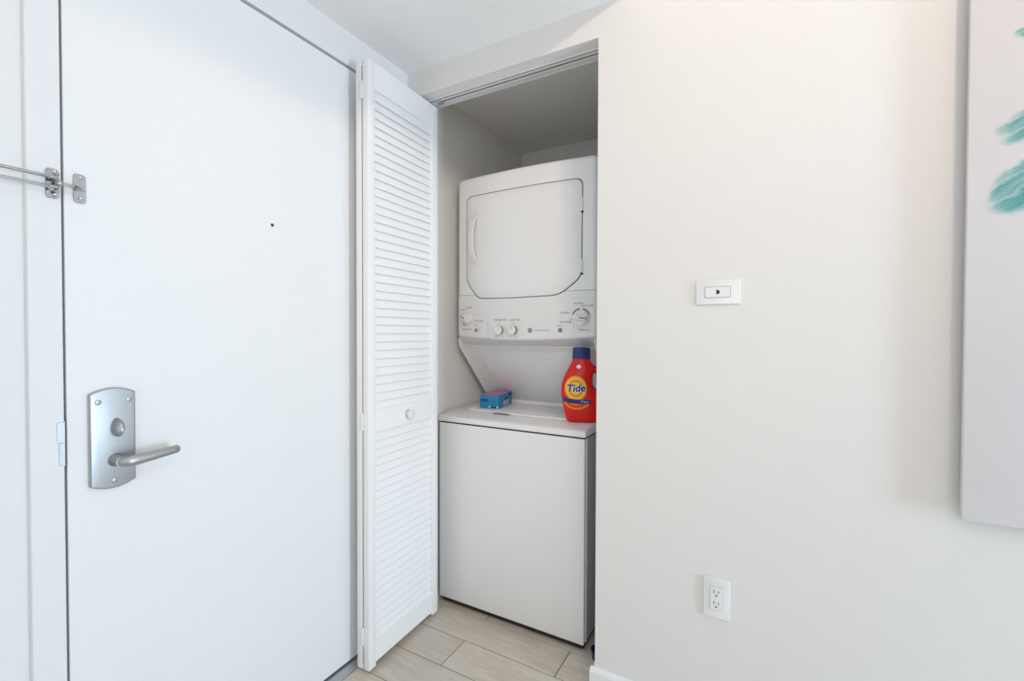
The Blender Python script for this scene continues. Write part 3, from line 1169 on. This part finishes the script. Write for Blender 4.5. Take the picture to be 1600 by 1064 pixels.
rings = []
for z, l, r, d in PRB:
    c, w = (r - l) / 2, (r + l) / 2
    ring = []
    for k in range(36):
        a = 2 * PI * k / 36
        ca, sa = math.cos(a), math.sin(a)
        e = 2 / 2.5
        ring.append((c + w * math.copysign(abs(ca) ** e, ca), d * math.copysign(abs(sa) ** e, sa), z))
    rings.append(ring)
MB().loft(rings).build('bottle_body', M['red'], bo, angle=60)
hd = MB()
hd.tube([(0.040, 0, 0.206), (0.056, 0, 0.207), (0.070, 0, 0.200), (0.0795, 0, 0.184), (0.083, 0, 0.162), (0.083, 0, 0.140), (0.081, 0, 0.120), (0.074, 0, 0.100)],
        [0.016, 0.016, 0.015, 0.014, 0.0135, 0.0135, 0.015, 0.018], 14)
hd.build('handle', M['red'], bo, angle=60)
cp = MB()
n = 48
prof = [(0.0345, 0.2490), (0.0362, 0.2500), (0.0362, 0.2560), (0.0352, 0.2580), (0.0346, 0.2900), (0.0335, 0.2930), (0.0300, 0.2945), (0.0290, 0.2920), (0.0100, 0.2915)]
cp.loft([[((r + (0.0006 if (k % 2 and 0.257 < z < 0.291) else 0)) * math.cos(2 * PI * k / n), (r + (0.0006 if (k % 2 and 0.257 < z < 0.291) else 0)) * math.sin(2 * PI * k / n), z) for k in range(n)] for r, z in prof])
cp.build('cap', M['cap'], bo, angle=40)


def disc_on(mb, cu, cz, ru, rz, off, r_in=0.0, a0=0, a1=360, n=40, nr=4):
    t = bmesh.new()
    rings_ = []
    for i in range(nr + 1):
        s = r_in + (1 - r_in) * i / nr
        s = max(s, 0.01)
        rings_.append([t.verts.new(bsurf(cu + ru * s * math.cos(math.radians(a0 + (a1 - a0) * k / n)), cz + rz * s * math.sin(math.radians(a0 + (a1 - a0) * k / n)), off)) for k in range(n + 1)])
    for i in range(nr):
        for k in range(n):
            t.faces.new((rings_[i][k], rings_[i + 1][k], rings_[i + 1][k + 1], rings_[i][k + 1]))
    mb.join(t)


EU, EZ = -0.0215, 0.134
lab = disc = MB()
disc_on(lab, EU, EZ, 0.0440, 0.0510, 0.0004)
labo = lab.build('label', M['orange'], bo, smooth=False, label='orange and yellow round label')
y_ = MB()
disc_on(y_, EU, EZ + 0.001, 0.0405, 0.0455, 0.0007)
y_.build('label_ring', M['yellow'], labo, smooth=False)
o_ = MB()
disc_on(o_, EU, EZ + 0.001, 0.0300, 0.0335, 0.0010)
o_.build('label_ring', M['orange'], labo, smooth=False)
y2 = MB()
disc_on(y2, EU, EZ + 0.001, 0.0225, 0.0250, 0.0013)
y2.build('label_ring', M['yellow'], labo, smooth=False)


def btext(s, u, z, size, off, m, grow=1.0, shear=0.2, rot=0.0, name='label_word'):
    t = text_bm(s, size, shear)
    bmesh.ops.subdivide_edges(t, edges=list(t.edges), cuts=1)
    ca, sa = math.cos(rot), math.sin(rot)
    for v in t.verts:
        a, b = v.co.x * grow, v.co.y * grow
        v.co = Vector(bsurf(u + a * ca - b * sa, z + a * sa + b * ca, off))
    mb = MB()
    mb.join(t)
    return mb.build(name, m, labo, smooth=False)


def btext_bold(s, u, z, size, off, m, d, name='label_word', rot=0.0):
    mb = MB()
    for k in range(8):
        a = 2 * PI * k / 8
        t = text_bm(s, size, 0.18)
        bmesh.ops.subdivide_edges(t, edges=list(t.edges), cuts=1)
        ca, sa = math.cos(rot), math.sin(rot)
        for v in t.verts:
            p, q = v.co.x, v.co.y
            v.co = Vector(bsurf(u + p * ca - q * sa + d * math.cos(a), z + p * sa + q * ca + d * math.sin(a), off + 0.00002 * k))
        mb.join(t)
    return mb.build(name, m, labo, smooth=False)


btext_bold('Tide', EU, EZ + 0.001, 0.0400, 0.0018, M['white_print'], 0.0030, 'label_word_outline', 0.05)
btext_bold('Tide', EU, EZ + 0.001, 0.0400, 0.0023, M['navy'], 0.0011, 'label_word', 0.05)
# blue ribbon under the emblem, with a small white word
rb = MB()
t = bmesh.new()
n = 24
prev = None
for k in range(n + 1):
    u = -0.0715 + (0.0365 + 0.0715) * k / n
    c = 0.0900 - 0.004 * math.sin(PI * k / n) - 0.006 * k / n
    p = t.verts.new(bsurf(u, c - 0.0085, 0.0014))
    m__ = t.verts.new(bsurf(u, c, 0.0014))
    q = t.verts.new(bsurf(u, c + 0.0085, 0.0014))
    if prev:
        t.faces.new((prev[0], p, m__, prev[1]))
        t.faces.new((prev[1], m__, q, prev[2]))
    prev = (p, m__, q)
rb.join(t)
rb.build('label_ribbon', M['navy'], labo, smooth=False)
btext('Original', 0.0130, 0.0835, 0.0095, 0.0019, M['white_print'], rot=-0.06)
a_ = MB()
disc_on(a_, EU + 0.004, 0.0950, 0.056, 0.0440, 0.0006, 0.80, 205, 335, 24, 2)
disc_on(a_, EU + 0.004, 0.0950, 0.040, 0.0280, 0.0006, 0.74, 210, 330, 24, 2)
a_.build('label_arc', M['orange'], labo, smooth=False)
hs = MB()
disc_on(hs, -0.010, 0.2200, 0.0090, 0.0075, 0.0006)
hso = hs.build('round_sticker', M['white_print'], bo, smooth=False, label='small white round sticker')

# ------------------------------------------------------------------ blue carton on the lid
cb = thing('carton', (-1.0605, 1.771, 0.8532), 'small blue carton box with pink top on the washer lid', 'box', math.radians(10))
w_, d_, h_ = 0.092, 0.180, 0.060
MB().box((-w_, 0, 0.0), (0, d_, h_), 0.0012, 2).build('box_body', M['carton'], cb)
MB().box((-w_ + 0.003, 0.003, h_ - 0.0004), (-0.003, d_ - 0.003, h_ + 0.0006)).build('top_flap', M['carton_pink'], cb, smooth=False, label='pink printed top flap')


def flat_quad(mb, pts):
    t = bmesh.new()
    t.faces.new([t.verts.new(p) for p in pts])
    mb.join(t)


fp = MB()
flat_quad(fp, [(-w_ + 0.004, -0.0004, 0.030), (-w_ + 0.040, -0.0004, 0.030), (-w_ + 0.040, -0.0004, 0.0425), (-w_ + 0.004, -0.0004, 0.0425)])
for k in range(3):
    flat_quad(fp, [(-w_ + 0.056, -0.0004, 0.0285 + k * 0.0055), (-w_ + 0.082, -0.0004, 0.0285 + k * 0.0055), (-w_ + 0.082, -0.0004, 0.0302 + k * 0.0055), (-w_ + 0.056, -0.0004, 0.0302 + k * 0.0055)])
flat_quad(fp, [(-w_ + 0.046, -0.0004, 0.003), (-0.010, -0.0004, 0.003), (-0.010, -0.0004, 0.010), (-w_ + 0.046, -0.0004, 0.010)])
fp.build('front_print', M['carton_dark'], cb, smooth=False)
sp_ = MB()
t = bmesh.new()
prev = None
for k in range(17):
    a = PI * k / 16
    p = t.verts.new((0.0004, 0.100 + 0.047 * math.cos(a), 0.010))
    q = t.verts.new((0.0004, 0.100 + 0.047 * math.cos(a), 0.010 + 0.034 * math.sin(a) + 0.0002))
    if prev:
        t.faces.new((prev[0], prev[1], q, p))
    prev = (p, q)
sp_.join(t)
flat_quad(sp_, [(0.0004, 0.130, 0.043), (0.0004, 0.172, 0.043), (0.0004, 0.172, 0.055), (0.0004, 0.130, 0.055)])
sp_.build('side_print', M['carton_dark'], cb, smooth=False)
for cy in (0.070, 0.097, 0.124):
    wp = MB()
    t = bmesh.new()
    prev = None
    for k in range(21):
        a = 2 * PI * k / 20
        p = t.verts.new((0.0008, cy + 0.0065 * math.cos(a), 0.0180 + 0.0065 * math.sin(a)))
        q = t.verts.new((0.0008, cy + 0.0115 * math.cos(a), 0.0180 + 0.0115 * math.sin(a)))
        if prev:
            t.faces.new((prev[0], prev[1], q, p))
        prev = (p, q)
    wp.join(t)
    wp.build('white_ring_print', M['white_print'], cb, smooth=False)
for u in (-w_ + 0.048, -0.006):
    wp = MB()
    t = bmesh.new()
    t.faces.new([t.verts.new((u + 0.0045 * math.cos(2 * PI * k / 14), -0.0008, 0.007 + 0.0045 * math.sin(2 * PI * k / 14))) for k in range(14)])
    wp.join(t)
    wp.build('white_dot_print', M['white_print'], cb, smooth=False)

# ------------------------------------------------------------------ blue cup in the gap beside the washer
cu_ = MB()
cu_.lathe([(0.019, 0), (0.021, 0.001), (0.024, 0.032), (0.026, 0.0335), (0.026, 0.0355), (0.0225, 0.0355), (0.019, 0.003), (0.004, 0.0025)], 24)
o = cu_.build('plastic_cup', M['blue_cup'])
o.location = (-0.534, 1.606, 0.0004)
tag(o, 'small dark blue plastic cup on the floor in the gap beside the washer', 'cup')

# ------------------------------------------------------------------ wall plates on the right wall
ph_ = thing('phone_jack_plate', (-0.127, YW, 1.3165), 'white horizontal wall plate with a small phone jack', 'phone jack')
p1 = MB()
p1.prism(rrect(-0.0585, -0.0350, 0.0585, 0.0350, 0.003, 3), -0.0065, -0.0001, 1, 0.0018, 2)
p1.build('cover_plate', M['plate'], ph_)
p2 = MB()
p2.prism(rrect(-0.0345, -0.0165, 0.0345, 0.0165, 0.001, 2), -0.0068, -0.0060, 1)
p2.build('insert_gap', M['print_light'], ph_, smooth=False)
p3 = MB()
p3.prism(rrect(-0.0330, -0.0150, 0.0330, 0.0150, 0.001, 2), -0.0082, -0.0060, 1, 0.0006, 1)
ins = p3.build('insert', M['plate'], ph_)
p4 = MB()
p4.prism([(-0.003, -0.0062), (0.0015, -0.0062), (0.0055, -0.002), (0.0055, 0.002), (0.0015, 0.0062), (-0.003, 0.0062)], -0.0086, -0.0080, 1)
p4.build('jack_socket', M['black'], ins, smooth=False, label='dark jack socket')

ot = thing('power_outlet', (-0.1225, YW, 0.429), 'white double power outlet low on the right wall', 'outlet')
p1 = MB()
p1.prism(rrect(-0.0355, -0.0580, 0.0355, 0.0580, 0.003, 3), -0.0065, -0.0001, 1, 0.0018, 2)
p1.build('cover_plate', M['plate'], ot)
p2 = MB()
p2.prism(rrect(-0.0172, -0.0342, 0.0172, 0.0342, 0.001, 2), -0.0068, -0.0060, 1)
p2.build('insert_gap', M['print_light'], ot, smooth=False)
p3 = MB()
p3.prism(rrect(-0.0164, -0.0334, 0.0164, 0.0334, 0.001, 2), -0.0082, -0.0060, 1, 0.0006, 1)
rc = p3.build('receptacle', M['plate'], ot)
for zc in (0.0165, -0.0165):
    for dx, hh_ in ((-0.0062, 0.0042), (0.0062, 0.0034)):
        MB().box((dx - 0.0009, -0.0085, zc + 0.004 - hh_), (dx + 0.0009, -0.0080, zc + 0.004 + hh_)).build('slot', M['black'], rc, smooth=False)
    MB().lathe([(0.0024, 0), (0.0024, 0.0004)], 12, T(0, -0.0080, zc - 0.0072) @ RX(PI / 2)).build('slot', M['black'], rc, smooth=False)

# ------------------------------------------------------------------ wall picture
pc = thing('wall_picture', (0.3895, YW, 0.7735), 'large white wall picture with teal watercolour strokes at right edge', 'picture')
mb = MB()
mb.prism(rrect(0, 0, 0.92, 1.25, 0.004, 3), -0.036, -0.024, 1, 0.0015, 2)
pb = mb.build('picture_panel', M['art'], pc)
pb.data.transform(Matrix.Translation((0.3895, 0, 0.7735)))
pb.location = (-0.3895, 0, -0.7735)
MB().box((0.06, -0.0245, 0.06), (0.86, 0.0, 1.19)).build('back_frame', M['seam'], pc, smooth=False)

# ------------------------------------------------------------------ ceiling spotlights that give the warm light
for (loc, tgt, ang, rgb), lab in zip(SPOTS, ('white ceiling spotlight aimed at the picture wall', 'white ceiling spotlight aimed at the closet')):
    sp = thing('ceiling_spotlight', (loc[0], loc[1], ZC), lab, 'spotlight')
    d = Vector(tgt) - Vector(loc)
    q = d.to_track_quat('-Z', 'Y').to_matrix().to_4x4()
    hz = loc[2] - ZC
    MB().lathe([(0.045, -0.0002), (0.045, -0.012), (0.010, -0.014), (0.008, hz + 0.05)], 24).build('ceiling_mount', M['trim'], sp)
    MB().lathe([(0.062, 0.004), (0.062, 0.075), (0.040, 0.10), (0.008, 0.10), (0.008, 0.08), (0.056, 0.07), (0.056, 0.004)], 28, T(0, 0, hz) @ q).build('lamp_housing', M['trim'], sp)
